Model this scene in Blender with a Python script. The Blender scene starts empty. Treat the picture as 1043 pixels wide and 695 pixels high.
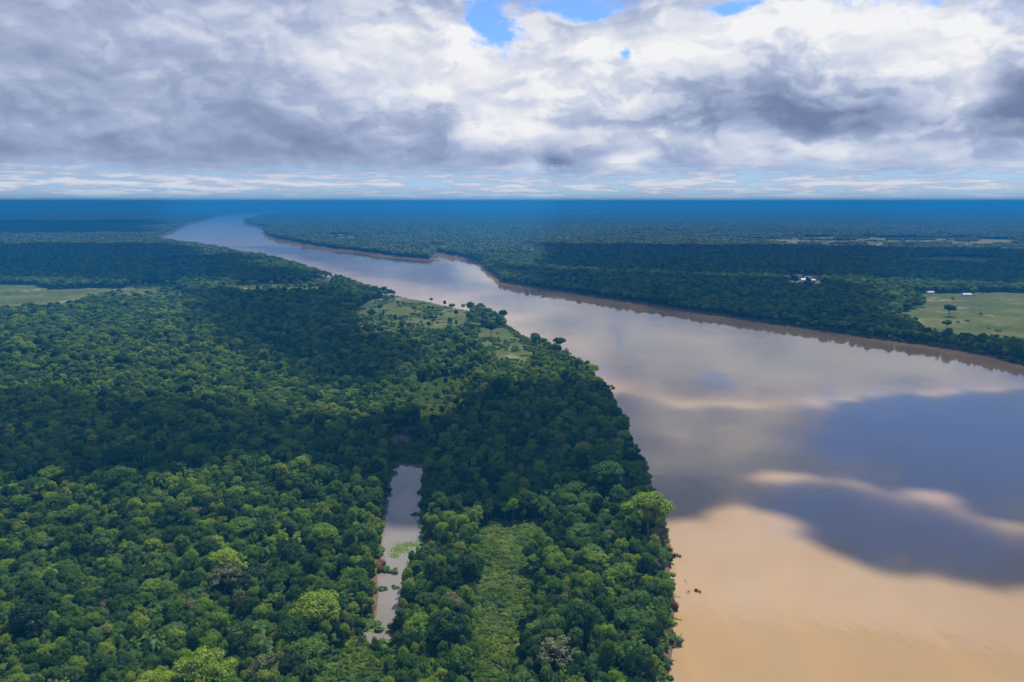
import bpy, math, random
import numpy as np
from mathutils import Vector, Matrix

random.seed(7)
RNG = np.random.default_rng(7)
S = bpy.context.scene
C = S.collection

# ------------------------------------------------------------------ camera
W_PX, H_PX, F_PX = 1043.0, 695.0, 803.0
CAM_H, HORIZON = 160.0, 205.3
PITCH = math.atan((H_PX / 2 - HORIZON) / F_PX)
cd = bpy.data.cameras.new('camera'); cam = bpy.data.objects.new('camera', cd); C.objects.link(cam)
cam.location = (0, 0, CAM_H); cam.rotation_euler = (math.pi / 2 - PITCH, 0, 0)
cd.sensor_fit = 'HORIZONTAL'; cd.sensor_width = 36.0; cd.lens = 36.0 * F_PX / W_PX
cd.clip_start = 1.0; cd.clip_end = 200000.0
S.camera = cam

# ------------------------------------------------------------------ render settings
S.view_settings.view_transform = 'Standard'; S.view_settings.look = 'None'
S.view_settings.exposure = 0.28; S.view_settings.gamma = 1.0
S.cycles.use_denoising = True
try:
    S.cycles.denoiser = 'OPENIMAGEDENOISE'
    S.cycles.denoising_prefilter = 'ACCURATE'
except Exception:
    pass
S.cycles.max_bounces = 6; S.cycles.diffuse_bounces = 3; S.cycles.glossy_bounces = 2
S.cycles.transmission_bounces = 3; S.cycles.transparent_max_bounces = 8; S.cycles.volume_bounces = 0
S.cycles.use_adaptive_sampling = True; S.cycles.adaptive_threshold = 0.012
S.render.film_transparent = False

SUN_EL, SUN_AZ = math.radians(57), math.radians(28)   # azimuth measured from the view direction, right is positive
SUN_DIR = Vector((math.sin(SUN_AZ) * math.cos(SUN_EL), math.cos(SUN_AZ) * math.cos(SUN_EL), math.sin(SUN_EL)))

# ------------------------------------------------------------------ node helpers
class V:
    """a value in a node tree with arithmetic"""
    def __init__(s, nt, sock): s.nt, s.s = nt, sock
    def _m(s, op, *a, clamp=False):
        n = s.nt.nodes.new('ShaderNodeMath'); n.operation = op; n.use_clamp = clamp
        for i, x in enumerate((s,) + a):
            if isinstance(x, V): s.nt.links.new(x.s, n.inputs[i])
            else: n.inputs[i].default_value = float(x)
        return V(s.nt, n.outputs[0])
    def __add__(s, o): return s._m('ADD', o)
    __radd__ = __add__
    def __sub__(s, o): return s._m('SUBTRACT', o)
    def __rsub__(s, o): return (s * -1.0) + o
    def __mul__(s, o): return s._m('MULTIPLY', o)
    __rmul__ = __mul__
    def __truediv__(s, o): return s._m('DIVIDE', o)
    def max(s, o): return s._m('MAXIMUM', o)
    def min(s, o): return s._m('MINIMUM', o)
    def clamp(s): return s._m('ADD', 0.0, clamp=True)
    def smooth(s, a, b, lo=0.0, hi=1.0):
        n = s.nt.nodes.new('ShaderNodeMapRange'); n.interpolation_type = 'SMOOTHSTEP'
        s.nt.links.new(s.s, n.inputs[0])
        for i, x in zip((1, 2, 3, 4), (a, b, lo, hi)): n.inputs[i].default_value = x
        return V(s.nt, n.outputs[0])

def new(nt, t, **kw):
    n = nt.nodes.new(t)
    for k, v in kw.items():
        if k in n.inputs: n.inputs[k].default_value = v
        else: setattr(n, k, v)
    return n
def xyz(nt, x, y, z=0.0):
    n = nt.nodes.new('ShaderNodeCombineXYZ')
    for i, v in enumerate((x, y, z)):
        if isinstance(v, V): nt.links.new(v.s, n.inputs[i])
        else: n.inputs[i].default_value = v
    return n.outputs[0]
def noise(nt, vec, scale, detail=4, rough=0.55, dist=0.0, out=0):
    n = nt.nodes.new('ShaderNodeTexNoise')
    n.inputs['Scale'].default_value = scale; n.inputs['Detail'].default_value = detail
    n.inputs['Roughness'].default_value = rough; n.inputs['Distortion'].default_value = dist
    if vec is not None: nt.links.new(vec, n.inputs['Vector'])
    return V(nt, n.outputs[0]) if out == 0 else n.outputs[1]
def ramp(nt, fac, stops, interp='LINEAR'):
    n = nt.nodes.new('ShaderNodeValToRGB'); n.color_ramp.interpolation = interp
    el = n.color_ramp.elements
    while len(el) < len(stops): el.new(0.5)
    for e, (p, c) in zip(el, stops): e.position = p; e.color = (*c, 1.0)
    nt.links.new(fac.s if isinstance(fac, V) else fac, n.inputs[0])
    return n.outputs[0]
def mixc(nt, fac, a, b, mode='MIX'):
    n = nt.nodes.new('ShaderNodeMix'); n.data_type = 'RGBA'; n.blend_type = mode
    def put(sock, v):
        if isinstance(v, V): nt.links.new(v.s, sock)
        elif isinstance(v, bpy.types.NodeSocket): nt.links.new(v, sock)
        elif isinstance(v, (int, float)): sock.default_value = v
        else: sock.default_value = (*v, 1.0)
    put(n.inputs[0], fac); put(n.inputs[6], a); put(n.inputs[7], b)
    return n.outputs[2]

# ------------------------------------------------------------------ pixel / world geometry
CP, SP = math.cos(PITCH), math.sin(PITCH)
def ray(px, py):
    u = (px - W_PX / 2) / F_PX; v = (H_PX / 2 - py) / F_PX
    return (u, CP + v * SP, -SP + v * CP)
def ground(px, py, z=0.0):
    d = ray(px, py)
    t = (z - CAM_H) / min(d[2], -1e-4)
    return (d[0] * t, d[1] * t)
def angles(px, py):
    d = ray(px, py)
    return math.degrees(math.atan2(d[0], d[1])), math.degrees(math.atan2(d[2], math.hypot(d[0], d[1])))
def project(x, y, z):
    x = np.asarray(x, float); y = np.asarray(y, float); z = np.asarray(z, float) - CAM_H
    dep = y * CP - z * SP; up = y * SP + z * CP
    dep = np.where(dep < 1, 1, dep)
    return W_PX / 2 + F_PX * x / dep, H_PX / 2 - F_PX * up / dep

# ------------------------------------------------------------------ world: sky with clouds
wd = bpy.data.worlds.new('World'); S.world = wd; wd.use_nodes = True
nt = wd.node_tree; nt.nodes.clear()
tc = nt.nodes.new('ShaderNodeTexCoord')
sep = nt.nodes.new('ShaderNodeSeparateXYZ'); nt.links.new(tc.outputs['Generated'], sep.inputs[0])
dx, dy, dz = (V(nt, sep.outputs[i]) for i in range(3))
AZ = dx._m('ARCTAN2', dy) * 57.29578
EL = dz._m('ARCSINE') * 57.29578
# domain warp makes billowing outlines
wv = noise(nt, xyz(nt, AZ * 0.16, EL * 0.26, 3.1), 1.0, 4, 0.5, out=1)
ws = nt.nodes.new('ShaderNodeSeparateColor'); nt.links.new(wv, ws.inputs[0])
w1, w2 = V(nt, ws.outputs[0]) - 0.5, V(nt, ws.outputs[1]) - 0.5
AZW = AZ + w1 * 7.0
ELW = EL + w2 * (3.0 * EL.smooth(0.5, 8.0, 0.25, 1.0))
def blob(px, py, rx, ry, amp=1.0, warp=1.0, refl=False):
    if refl: a, e = angles(px, py); e = -e        # where the river at that spot mirrors the sky
    else: a, e = angles(px, py)
    A, E = (AZW, ELW) if warp else (AZ, EL)
    sx, sy = 57.3 * rx / F_PX, 57.3 * ry / F_PX
    qa = (A - a) / sx; qe = (E - e) / sy
    r2 = qa * qa + qe * qe
    return (r2 * -1.0)._m('EXPONENT') * amp
fine = noise(nt, xyz(nt, AZ * 0.30, EL * 0.50, 9.0), 1.0, 7, 0.52, 0.0)
puff = noise(nt, xyz(nt, AZW * 0.22, ELW * 0.40, 4.0), 1.0, 7, 0.52, 0.0)
ragged = noise(nt, xyz(nt, AZ * 0.8, EL * 1.2, 6.0), 1.0, 8, 0.62, 0.0)
puff2 = noise(nt, xyz(nt, AZW * 0.22 + 0.10, ELW * 0.40 + 0.20, 4.0), 1.0, 5, 0.5, 0.0)
med = noise(nt, xyz(nt, AZ * 0.10, EL * 0.20, 5.0), 1.0, 4, 0.5, 0.4)
strk = noise(nt, xyz(nt, AZ * 0.34, EL * 3.0, 1.7), 1.0, 6, 0.62, 0.15)
B = EL.smooth(2.0, 9.0, 0.47, 0.52)
for b in [(90, 75, 190, 60, -.06), (250, 105, 120, 45, -.12), (60, 150, 190, 24, -.17), (330, 150, 120, 22, -.08),
          (30, 10, 120, 30, -.06), (190, 30, 120, 40, .10), (430, 45, 95, 42, .30), (330, 70, 60, 30, .12),
          (475, 70, 26, 20, .25), (130, 125, 60, 16, .14), (60, 40, 60, 26, .06),
          (515, 132, 34, 26, .42), (600, 70, 60, 50, .06), (505, 165, 50, 10, -.2), (572, 168, 24, 13, -.42),
          (535, 168, 15, 9, .40), (640, 165, 14, 12, .40), (690, 140, 90, 14, .32), (900, 150, 110, 15, .26), (790, 160, 60, 10, .1),
          (780, 92, 115, 36, -.34), (870, 118, 130, 16, -.34), (700, 110, 60, 18, -.10), (735, 35, 70, 26, .14),
          (890, 40, 70, 45, .17), (980, 70, 48, 45, .28), (950, 110, 50, 16, .20), (1025, 30, 30, 30, -.22), (1038, 110, 26, 22, -.42),
          (900, 176, 60, 6, -.25), (620, 178, 90, 5, -.18), (200, 185, 200, 5, -.12),
          (1120, 120, 60, 40, -.2), (-80, 100, 60, 60, -.1)]:
    B = B + blob(*b[:4], b[4])
# sky the river mirrors, above the frame
for b in [(840, 385, 150, 30, .22), (640, 340, 140, 45, .15), (1000, 360, 60, 20, .2), (740, 440, 80, 40, .25), (720, 500, 60, 20, -.2), (900, 545, 190, 30, -.20), (860, 497, 110, 9, .5),
          (800, 670, 260, 60, .05), (740, 345, 300, 36, .22), (560, 300, 200, 20, .15)]:
    B = B + blob(*b[:4], b[4], refl=True)
B = B + (fine - 0.5) * 0.36 + ((puff + (fine - 0.5) * 0.4).smooth(0.455, 0.575) - 0.5) * EL.smooth(1.5, 5.0, 0.05, 0.15) * AZ.smooth(-14.0, -2.0, 0.35, 1.0) + (med - 0.5) * 0.22 + (puff - puff2) * EL.smooth(2.0, 7.0, 0.8, 0.85)
low = EL.smooth(3.4, 0.9)
B = B * (1.0 - low) + low * (0.52 + strk.smooth(0.42, 0.62) * 0.36)
cloud = ramp(nt, B, [(0.0, (.17, .215, .37)), (.28, (.27, .33, .49)), (.5, (.39, .455, .64)), (.68, (.58, .63, .76)), (.88, (.80, .81, .86)), (1.0, (.90, .90, .91))])
# gaps of blue
hole = blob(503, 24, 17, 32, 1.5) + blob(590, 4, 45, 11, 1.2) + blob(733, 4, 24, 8, 1.4) + blob(652, 58, 9, 7, 1.2) + blob(560, 10, 60, 20, .55) \
     + blob(574, 168, 26, 10, .55) + blob(400, 88, 20, 12, .22) + blob(690, 30, 14, 12, .2)
hole = hole + blob(960, 450, 120, 42, 2.4, refl=True) + blob(900, 540, 130, 30, 2.0, refl=True) + blob(1090, 385, 60, 20, .7, refl=True)
hole = hole + (fine - 0.5) * 1.6 + (ragged - 0.5) * 2.2
hole = hole.smooth(0.40, 1.25)
hi = noise(nt, xyz(nt, AZ * 0.05, EL * 0.08, 2.0), 1.0, 4, 0.55, 0.3).smooth(0.50, 0.62) * EL.smooth(34, 46)
hole = hole.max(hi).max(low * strk.smooth(0.54, 0.38) * 0.62).max(EL.smooth(0.9, 0.1) * 0.8)
sky = new(nt, 'ShaderNodeTexSky', sky_type='NISHITA', sun_disc=False, sun_elevation=SUN_EL, sun_rotation=SUN_AZ,
          air_density=1.0, dust_density=0.2, ozone_density=3.0, altitude=160.0)
lowtint = mixc(nt, EL.smooth(0.0, 9.0), (.62, .98, 1.55), (.75, 1.0, 1.5))
skyc = mixc(nt, 1.0, sky.outputs[0], lowtint, 'MULTIPLY')
cloud = mixc(nt, EL.smooth(26, 44), cloud, mixc(nt, 1.0, cloud, (.50, .53, .60), 'MULTIPLY'))
bgs = new(nt, 'ShaderNodeBackground', Strength=0.085); nt.links.new(skyc, bgs.inputs[0])
bgc = new(nt, 'ShaderNodeBackground', Strength=0.84); nt.links.new(cloud, bgc.inputs[0])
mx = nt.nodes.new('ShaderNodeMixShader'); nt.links.new(hole.s, mx.inputs[0])
nt.links.new(bgc.outputs[0], mx.inputs[1]); nt.links.new(bgs.outputs[0], mx.inputs[2])
wo = nt.nodes.new('ShaderNodeOutputWorld'); nt.links.new(mx.outputs[0], wo.inputs['Surface'])

# ------------------------------------------------------------------ sun
sl = bpy.data.lights.new('sun', 'SUN'); sl.energy = 5.0; sl.angle = math.radians(0.53); sl.color = (1.0, 0.95, 0.87)
so = bpy.data.objects.new('sun', sl); C.objects.link(so); so.location = (0, 0, 5000)
so.rotation_euler = (-SUN_DIR).to_track_quat('-Z', 'Y').to_euler()

# ------------------------------------------------------------------ materials
def mat(name):
    m = bpy.data.materials.new(name); m.use_nodes = True; m.node_tree.nodes.clear()
    o = m.node_tree.nodes.new('ShaderNodeOutputMaterial'); return m, m.node_tree, o
def wpos(nt): return nt.nodes.new('ShaderNodeNewGeometry').outputs['Position']
def simple(name, col, rough=0.8, var=0.25, scale=0.5):
    m, nt, o = mat(name)
    f = noise(nt, wpos(nt), scale, 5, 0.6)
    c = ramp(nt, f, [(.3, tuple(x * (1 - var) for x in col)), (.7, tuple(min(1, x * (1 + var)) for x in col))])
    p = new(nt, 'ShaderNodeBsdfPrincipled', Roughness=rough); nt.links.new(c, p.inputs['Base Color'])
    nt.links.new(p.outputs[0], o.inputs['Surface']); return m

LEAF_STOPS = [(0.0, (.017, .046, .012)), (.14, (.030, .076, .012)), (.30, (.056, .128, .014)), (.46, (.092, .180, .016)),
              (.58, (.092, .165, .055)), (.70, (.150, .250, .018)), (.86, (.215, .300, .022)), (.97, (.150, .165, .075)), (1.0, (.175, .155, .085))]
def leaf_mat(name, stops, zs=.011, zw=.16):
    m, nt, o = mat(name)
    oi = nt.nodes.new('ShaderNodeObjectInfo')
    sc = nt.nodes.new('ShaderNodeSeparateColor'); nt.links.new(oi.outputs['Color'], sc.inputs[0])
    rnd = V(nt, oi.outputs['Random'])
    tv = nt.nodes.new('ShaderNodeAttribute'); tv.attribute_name = 'tv'
    # the forest's species change gently from place to place
    zone = noise(nt, wpos(nt), zs, 3, 0.6).smooth(.3, .7)
    f = (rnd + V(nt, tv.outputs['Fac'])) ._m('FRACT')
    f = (f * (1 - zw) + zone * zw)
    f = f * V(nt, sc.outputs[1]) + V(nt, sc.outputs[0])
    base = ramp(nt, f, stops)
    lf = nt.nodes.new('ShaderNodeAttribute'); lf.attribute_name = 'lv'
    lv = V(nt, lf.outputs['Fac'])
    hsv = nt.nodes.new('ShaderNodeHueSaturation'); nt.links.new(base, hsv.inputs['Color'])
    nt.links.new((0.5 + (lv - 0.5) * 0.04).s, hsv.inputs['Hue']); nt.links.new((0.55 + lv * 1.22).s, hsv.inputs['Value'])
    d = new(nt, 'ShaderNodeBsdfDiffuse'); nt.links.new(hsv.outputs[0], d.inputs[0])
    t = new(nt, 'ShaderNodeBsdfTranslucent')
    nt.links.new(mixc(nt, 1.0, hsv.outputs[0], (1.5, 1.35, .55), 'MULTIPLY'), t.inputs[0])
    g = new(nt, 'ShaderNodeBsdfGlossy', Roughness=0.55); g.inputs[0].default_value = (1, 1, 1, 1)
    a = nt.nodes.new('ShaderNodeMixShader'); a.inputs[0].default_value = 0.34
    nt.links.new(d.outputs[0], a.inputs[1]); nt.links.new(t.outputs[0], a.inputs[2])
    b = nt.nodes.new('ShaderNodeMixShader'); b.inputs[0].default_value = 0.014
    nt.links.new(a.outputs[0], b.inputs[1]); nt.links.new(g.outputs[0], b.inputs[2])
    nt.links.new(b.outputs[0], o.inputs['Surface']); return m
M_LEAF = leaf_mat('leaves', LEAF_STOPS)
M_SCRUB = leaf_mat('scrub_leaves', [(0.0, (.045, .100, .010)), (.35, (.095, .175, .010)), (.7, (.150, .240, .012)), (.9, (.20, .26, .022)), (1.0, (.17, .15, .055))], .06, .5)
M_RUST = leaf_mat('bank_leaves', [(0.0, (.06, .10, .015)), (.4, (.14, .14, .02)), (.7, (.20, .13, .04)), (1.0, (.22, .10, .045))])
M_BARK = simple('bark', (.16, .13, .10), .9, .35, 1.5)
M_DEAD = simple('dead_wood', (.10, .065, .04), .85, .3, 3.0)
M_WALL = simple('whitewashed_wall', (.72, .70, .66), .8, .08, .3)
M_ROOF = simple('tin_roof', (.48, .46, .45), .45, .2, .3)
M_ROOF2 = simple('clay_roof', (.36, .17, .10), .8, .2, .4)
M_DOOR = simple('dark_joinery', (.05, .045, .04), .6, .1, .5)
M_HILL = simple('hill_forest', (.014, .034, .02), .95, .5, .004)

def ground_material():
    m, nt, o = mat('forest_ground')
    P = wpos(nt)
    at = nt.nodes.new('ShaderNodeAttribute'); at.attribute_name = 'cover'
    s = nt.nodes.new('ShaderNodeSeparateColor'); nt.links.new(at.outputs['Color'], s.inputs[0])
    mud, grass, tan = (V(nt, s.outputs[i]) for i in range(3))
    n1 = noise(nt, P, 0.09, 6, 0.65); n2 = noise(nt, P, 0.012, 5, 0.6); n3 = noise(nt, P, 0.0011, 5, 0.6); n4 = noise(nt, P, .6, 4, .7)
    forest = ramp(nt, n1 * .6 + n3 * .4, [(.35, (.012, .030, .010)), (.5, (.024, .052, .014)), (.66, (.050, .090, .020))])
    gr = ramp(nt, n2 * .6 + n1 * .4, [(.35, (.058, .082, .026)), (.5, (.088, .108, .036)), (.62, (.140, .145, .058))])
    tn = ramp(nt, n1 * .6 + n4 * .4, [(.35, (.13, .13, .05)), (.65, (.25, .22, .12))])
    md = ramp(nt, n1 * .4 + n4 * .6, [(.3, (.09, .050, .035)), (.55, (.17, .10, .07)), (.75, (.26, .17, .12))])
    gm = (grass + (n1 - .5) * .7).smooth(.35, .6)
    tm = (tan + (n1 - .5) * .8).smooth(.35, .65)
    mm = (mud + (n4 - .5) * .5).smooth(.3, .6)
    c = mixc(nt, gm, forest, gr); c = mixc(nt, tm, c, tn); c = mixc(nt, mm, c, md)
    p = new(nt, 'ShaderNodeBsdfPrincipled', Roughness=.95); nt.links.new(c, p.inputs['Base Color'])
    p.inputs['Specular IOR Level'].default_value = 0
    bp = new(nt, 'ShaderNodeBump', Strength=.6, Distance=3.0); nt.links.new(n1.s, bp.inputs['Height']); nt.links.new(bp.outputs[0], p.inputs['Normal'])
    nt.links.new(p.outputs[0], o.inputs['Surface']); return m

def water_material(name, deep, pale, rough):
    m, nt, o = mat(name)
    P = wpos(nt)
    mp = new(nt, 'ShaderNodeMapping'); nt.links.new(P, mp.inputs[0]); mp.inputs['Scale'].default_value = (1, .55, 1); mp.inputs['Rotation'].default_value = (0, 0, .5)
    q = mp.outputs[0]
    n1 = noise(nt, q, .006, 4, .55, .6)
    c = ramp(nt, n1, [(.35, deep), (.68, pale)])
    mp2 = new(nt, 'ShaderNodeMapping'); nt.links.new(P, mp2.inputs[0]); mp2.inputs['Scale'].default_value = (1, .12, 1); mp2.inputs['Rotation'].default_value = (0, 0, -.42)
    st = noise(nt, mp2.outputs[0], .022, 5, .6, 1.2)
    c = mixc(nt, st.smooth(.50, .80, 0, .35), c, tuple(min(1, v * k) for v, k in zip(pale, (1.18, 1.10, .92))))
    p = new(nt, 'ShaderNodeBsdfPrincipled', IOR=1.55); nt.links.new(c, p.inputs['Base Color'])
    n2 = noise(nt, q, .012, 3, .5, .8)
    nt.links.new(n2.smooth(.35, .65, rough * .6, rough * 1.5).s, p.inputs['Roughness'])
    h = noise(nt, q, .05, 4, .6) * 1.0 + noise(nt, mp2.outputs[0], .35, 4, .65) * .16
    bp = new(nt, 'ShaderNodeBump', Strength=1.0, Distance=.16); nt.links.new(h.s, bp.inputs['Height']); nt.links.new(bp.outputs[0], p.inputs['Normal'])
    nt.links.new(p.outputs[0], o.inputs['Surface']); return m
M_GROUND = ground_material()
M_RIVER = water_material('muddy_water', (.335, .215, .105), (.40, .275, .150), .05)
M_LAGOON = water_material('lagoon_water', (.19, .165, .145), (.23, .20, .17), .04)

# ------------------------------------------------------------------ object helpers
def tag(o, label=None, cat=None, group=None, kind=None):
    if label: o['label'] = label
    if cat: o['category'] = cat
    if group: o['group'] = group
    if kind: o['kind'] = kind
    return o
def mesh_np(name, verts, quads=None, tris=None, mats=(), midx=None, smooth=False, attrs=None):
    me = bpy.data.meshes.new(name)
    verts = np.asarray(verts, np.float32)
    nq = 0 if quads is None else len(quads); n3 = 0 if tris is None else len(tris)
    me.vertices.add(len(verts)); me.vertices.foreach_set('co', verts.ravel())
    idx = []; st = []
    if nq: idx.append(np.asarray(quads, np.int32).ravel()); st.append(np.arange(nq) * 4)
    if n3: idx.append(np.asarray(tris, np.int32).ravel()); st.append(nq * 4 + np.arange(n3) * 3)
    idx = np.concatenate(idx); st = np.concatenate(st).astype(np.int32)
    me.loops.add(len(idx)); me.loops.foreach_set('vertex_index', idx)
    me.polygons.add(nq + n3); me.polygons.foreach_set('loop_start', st)
    for m in mats: me.materials.append(m)
    if midx is not None: me.polygons.foreach_set('material_index', np.asarray(midx, np.int32))
    me.polygons.foreach_set('use_smooth', np.full(nq + n3, smooth, bool))
    me.update(calc_edges=True)
    for k, (typ, dat) in (attrs or {}).items():
        a = me.attributes.new(k, typ, 'POINT'); a.data.foreach_set('color' if 'COLOR' in typ else 'value', np.asarray(dat, np.float32).ravel())
    me.validate()
    return me
def link(name, me, parent=None, loc=(0, 0, 0)):
    o = bpy.data.objects.new(name, me); C.objects.link(o); o.location = loc
    if parent: o.parent = parent
    return o
def empty(name, loc, rz=0):
    o = bpy.data.objects.new(name, None); C.objects.link(o); o.location = loc; o.rotation_euler = (0, 0, rz); o.empty_display_size = 2; return o

class Geo:
    """collects quads and triangles"""
    def __init__(s): s.v = []; s.q = []; s.t = []; s.n = 0; s.qm = []; s.tm = []; s.tv = []; s.lv = []
    def add(s, v, q=None, t=None, m=0, tv=0.0, lv=0.5):
        v = np.asarray(v, float).reshape(-1, 3)
        if q is not None and len(q): s.q.append(np.asarray(q) + s.n); s.qm.append(np.full(len(q), m))
        if t is not None and len(t): s.t.append(np.asarray(t) + s.n); s.tm.append(np.full(len(t), m))
        s.v.append(v); s.n += len(v)
        s.tv.append(np.broadcast_to(tv, (len(v),))); s.lv.append(np.broadcast_to(lv, (len(v),)))
    def mesh(s, name, mats, smooth=False):
        q = np.concatenate(s.q) if s.q else None; t = np.concatenate(s.t) if s.t else None
        mi = np.concatenate((s.qm if s.q else []) + (s.tm if s.t else []))
        return mesh_np(name, np.concatenate(s.v), q, t, mats, mi, smooth,
                       {'tv': ('FLOAT', np.concatenate(s.tv)), 'lv': ('FLOAT', np.concatenate(s.lv))})

def ico(sub):
    import bmesh
    bm = bmesh.new(); bmesh.ops.create_icosphere(bm, subdivisions=sub, radius=1.0)
    bm.verts.ensure_lookup_table()
    v = np.array([x.co[:] for x in bm.verts]); t = np.array([[y.index for y in f.verts] for f in bm.faces]); bm.free(); return v, t
ICO1, ICO2 = ico(1), ico(2)

def leaves(g, rng, pts, nrm, size, m=0, tv=0.0, jit=.55, bright=None):
    n = len(pts)
    nn = nrm + rng.normal(0, jit, (n, 3)); nn /= np.linalg.norm(nn, axis=1)[:, None]
    a = rng.normal(0, 1, (n, 3)); u = np.cross(nn, a); u /= np.linalg.norm(u, axis=1)[:, None]; w = np.cross(nn, u)
    s = (size * rng.uniform(.6, 1.35, n))[:, None]
    asp = rng.uniform(.55, .95, n)[:, None]
    c = np.stack([pts + u * s, pts + w * s * asp, pts - u * s, pts - w * s * asp], 1)
    # bent a little, so that a clump of leaves is not one flat card
    c[:, 1] -= nn * s * .25; c[:, 3] -= nn * s * .25
    lv = rng.uniform(0, 1, n) if bright is None else bright
    g.add(c.reshape(-1, 3), np.arange(n * 4).reshape(-1, 4), m=m, tv=tv, lv=np.repeat(lv, 4))

def lobe(g, rng, c, r, nleaf, size, m=0, tv=0.0, flat=.8, core=.80, shade=0.5):
    v, t = ICO2
    ph = rng.uniform(0, 6.28, 6)
    bump = 1 + .16 * np.sin(v[:, 0] * 4 + ph[0]) * np.sin(v[:, 1] * 4.5 + ph[1]) + .12 * np.sin(v[:, 2] * 7 + ph[2] + v[:, 0] * 5)
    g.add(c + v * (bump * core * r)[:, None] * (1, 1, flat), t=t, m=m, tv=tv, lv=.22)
    d = rng.normal(0, 1, (nleaf, 3)); d[:, 2] = np.abs(d[:, 2]) * 1.1 - .45 * rng.uniform(0, 1, nleaf)
    d /= np.linalg.norm(d, axis=1)[:, None]
    # leaf clusters: gather the leaves round a few twigs
    k = max(5, nleaf // 14); hub = rng.normal(0, 1, (k, 3)); hub[:, 2] = np.abs(hub[:, 2]) * .9 - .2; hub /= np.linalg.norm(hub, axis=1)[:, None]
    pick = rng.integers(0, k, nleaf); mixw = rng.uniform(.25, .85, nleaf)[:, None]
    d = d * (1 - mixw) + hub[pick] * mixw; d /= np.linalg.norm(d, axis=1)[:, None]
    rr = r * rng.uniform(.78, 1.28, nleaf)
    hb = rng.uniform(0, 1, k)
    leaves(g, rng, c + d * rr[:, None] * (1, 1, flat), d * (1, 1, 1.25), size, m, tv, bright=np.clip(hb[pick] * .5 + rng.uniform(0, .5, nleaf), 0, 1))

def tube(g, p0, p1, r0, r1, n=6, m=0):
    p0 = np.array(p0, float); p1 = np.array(p1, float); d = p1 - p0; d /= np.linalg.norm(d)
    a = np.cross(d, (0.3, 1, .1)); a /= np.linalg.norm(a); b = np.cross(d, a)
    th = np.arange(n) * 2 * np.pi / n
    ring = np.cos(th)[:, None] * a + np.sin(th)[:, None] * b
    v = np.concatenate([p0 + ring * r0, p1 + ring * r1])
    q = [[i, (i + 1) % n, n + (i + 1) % n, n + i] for i in range(n)]
    g.add(v, q, m=m)

def trunk_geo(g, rng, H, rad, targets, m=0, bend=.6):
    mid = np.array([rng.normal(0, bend * .4), rng.normal(0, bend * .4), H * .35]); top = np.array([rng.normal(0, bend), rng.normal(0, bend), H * .62])
    tube(g, (0, 0, -1.0), (0, 0, .6), rad * 1.5, rad, 8, m)
    tube(g, (0, 0, .6), mid, rad, rad * .8, 8, m); tube(g, mid, top, rad * .8, rad * .55, 8, m)
    for c in targets:
        k = (mid * .3 + top * .7) if rng.uniform() < .5 else top
        e = (k + c) * .5 + np.array([0, 0, .4]); tube(g, k, e, rad * .4, rad * .26, 5, m); tube(g, e, c, rad * .26, rad * .1, 5, m)

# unit tree: crown radius 5 m, height 13 m; every prototype gives a crown and a trunk
def broad_tree(seed, kind):
    rng = np.random.default_rng(seed)
    cr, tr = Geo(), Geo()
    if kind == 'dome':      ell = (3.7, 3.7, 3.0); cz = 8.6; n = 22; lr = (1.25, 2.1); nl = 165; zlo = -.25
    elif kind == 'spread':  ell = (4.3, 4.3, 1.5); cz = 10.4; n = 24; lr = (1.0, 1.6); nl = 140; zlo = -.05
    elif kind == 'tall':    ell = (3.1, 3.1, 4.4); cz = 8.8; n = 24; lr = (1.2, 1.9); nl = 150; zlo = -.5
    elif kind == 'clumpy':  ell = (4.0, 4.0, 2.9); cz = 9.0; n = 13; lr = (1.5, 2.3); nl = 210; zlo = -.3
    elif kind == 'open':    ell = (4.0, 4.0, 3.0); cz = 9.0; n = 17; lr = (.9, 1.4); nl = 90; zlo = -.1
    cen = []
    tries = 0
    while len(cen) < n and tries < 4000:
        tries += 1
        d = rng.normal(0, 1, 3); d /= np.linalg.norm(d)
        if d[2] < zlo: continue
        r = rng.uniform(*lr); p = d * ell * rng.uniform(.75, 1.08) + (0, 0, cz)
        if all(np.linalg.norm(p - q) > (r + s) * .52 for q, s in cen): cen.append((p, r))
    core = {'spread': .66, 'open': .5}.get(kind, .72)
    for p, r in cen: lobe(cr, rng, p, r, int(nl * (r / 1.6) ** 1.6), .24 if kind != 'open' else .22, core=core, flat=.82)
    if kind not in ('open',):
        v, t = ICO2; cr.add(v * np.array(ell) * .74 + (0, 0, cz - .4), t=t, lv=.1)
    idx = rng.permutation(len(cen))[:8]
    trunk_geo(tr, rng, 13, .34, [cen[i][0] for i in idx])
    return cr, tr
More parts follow.
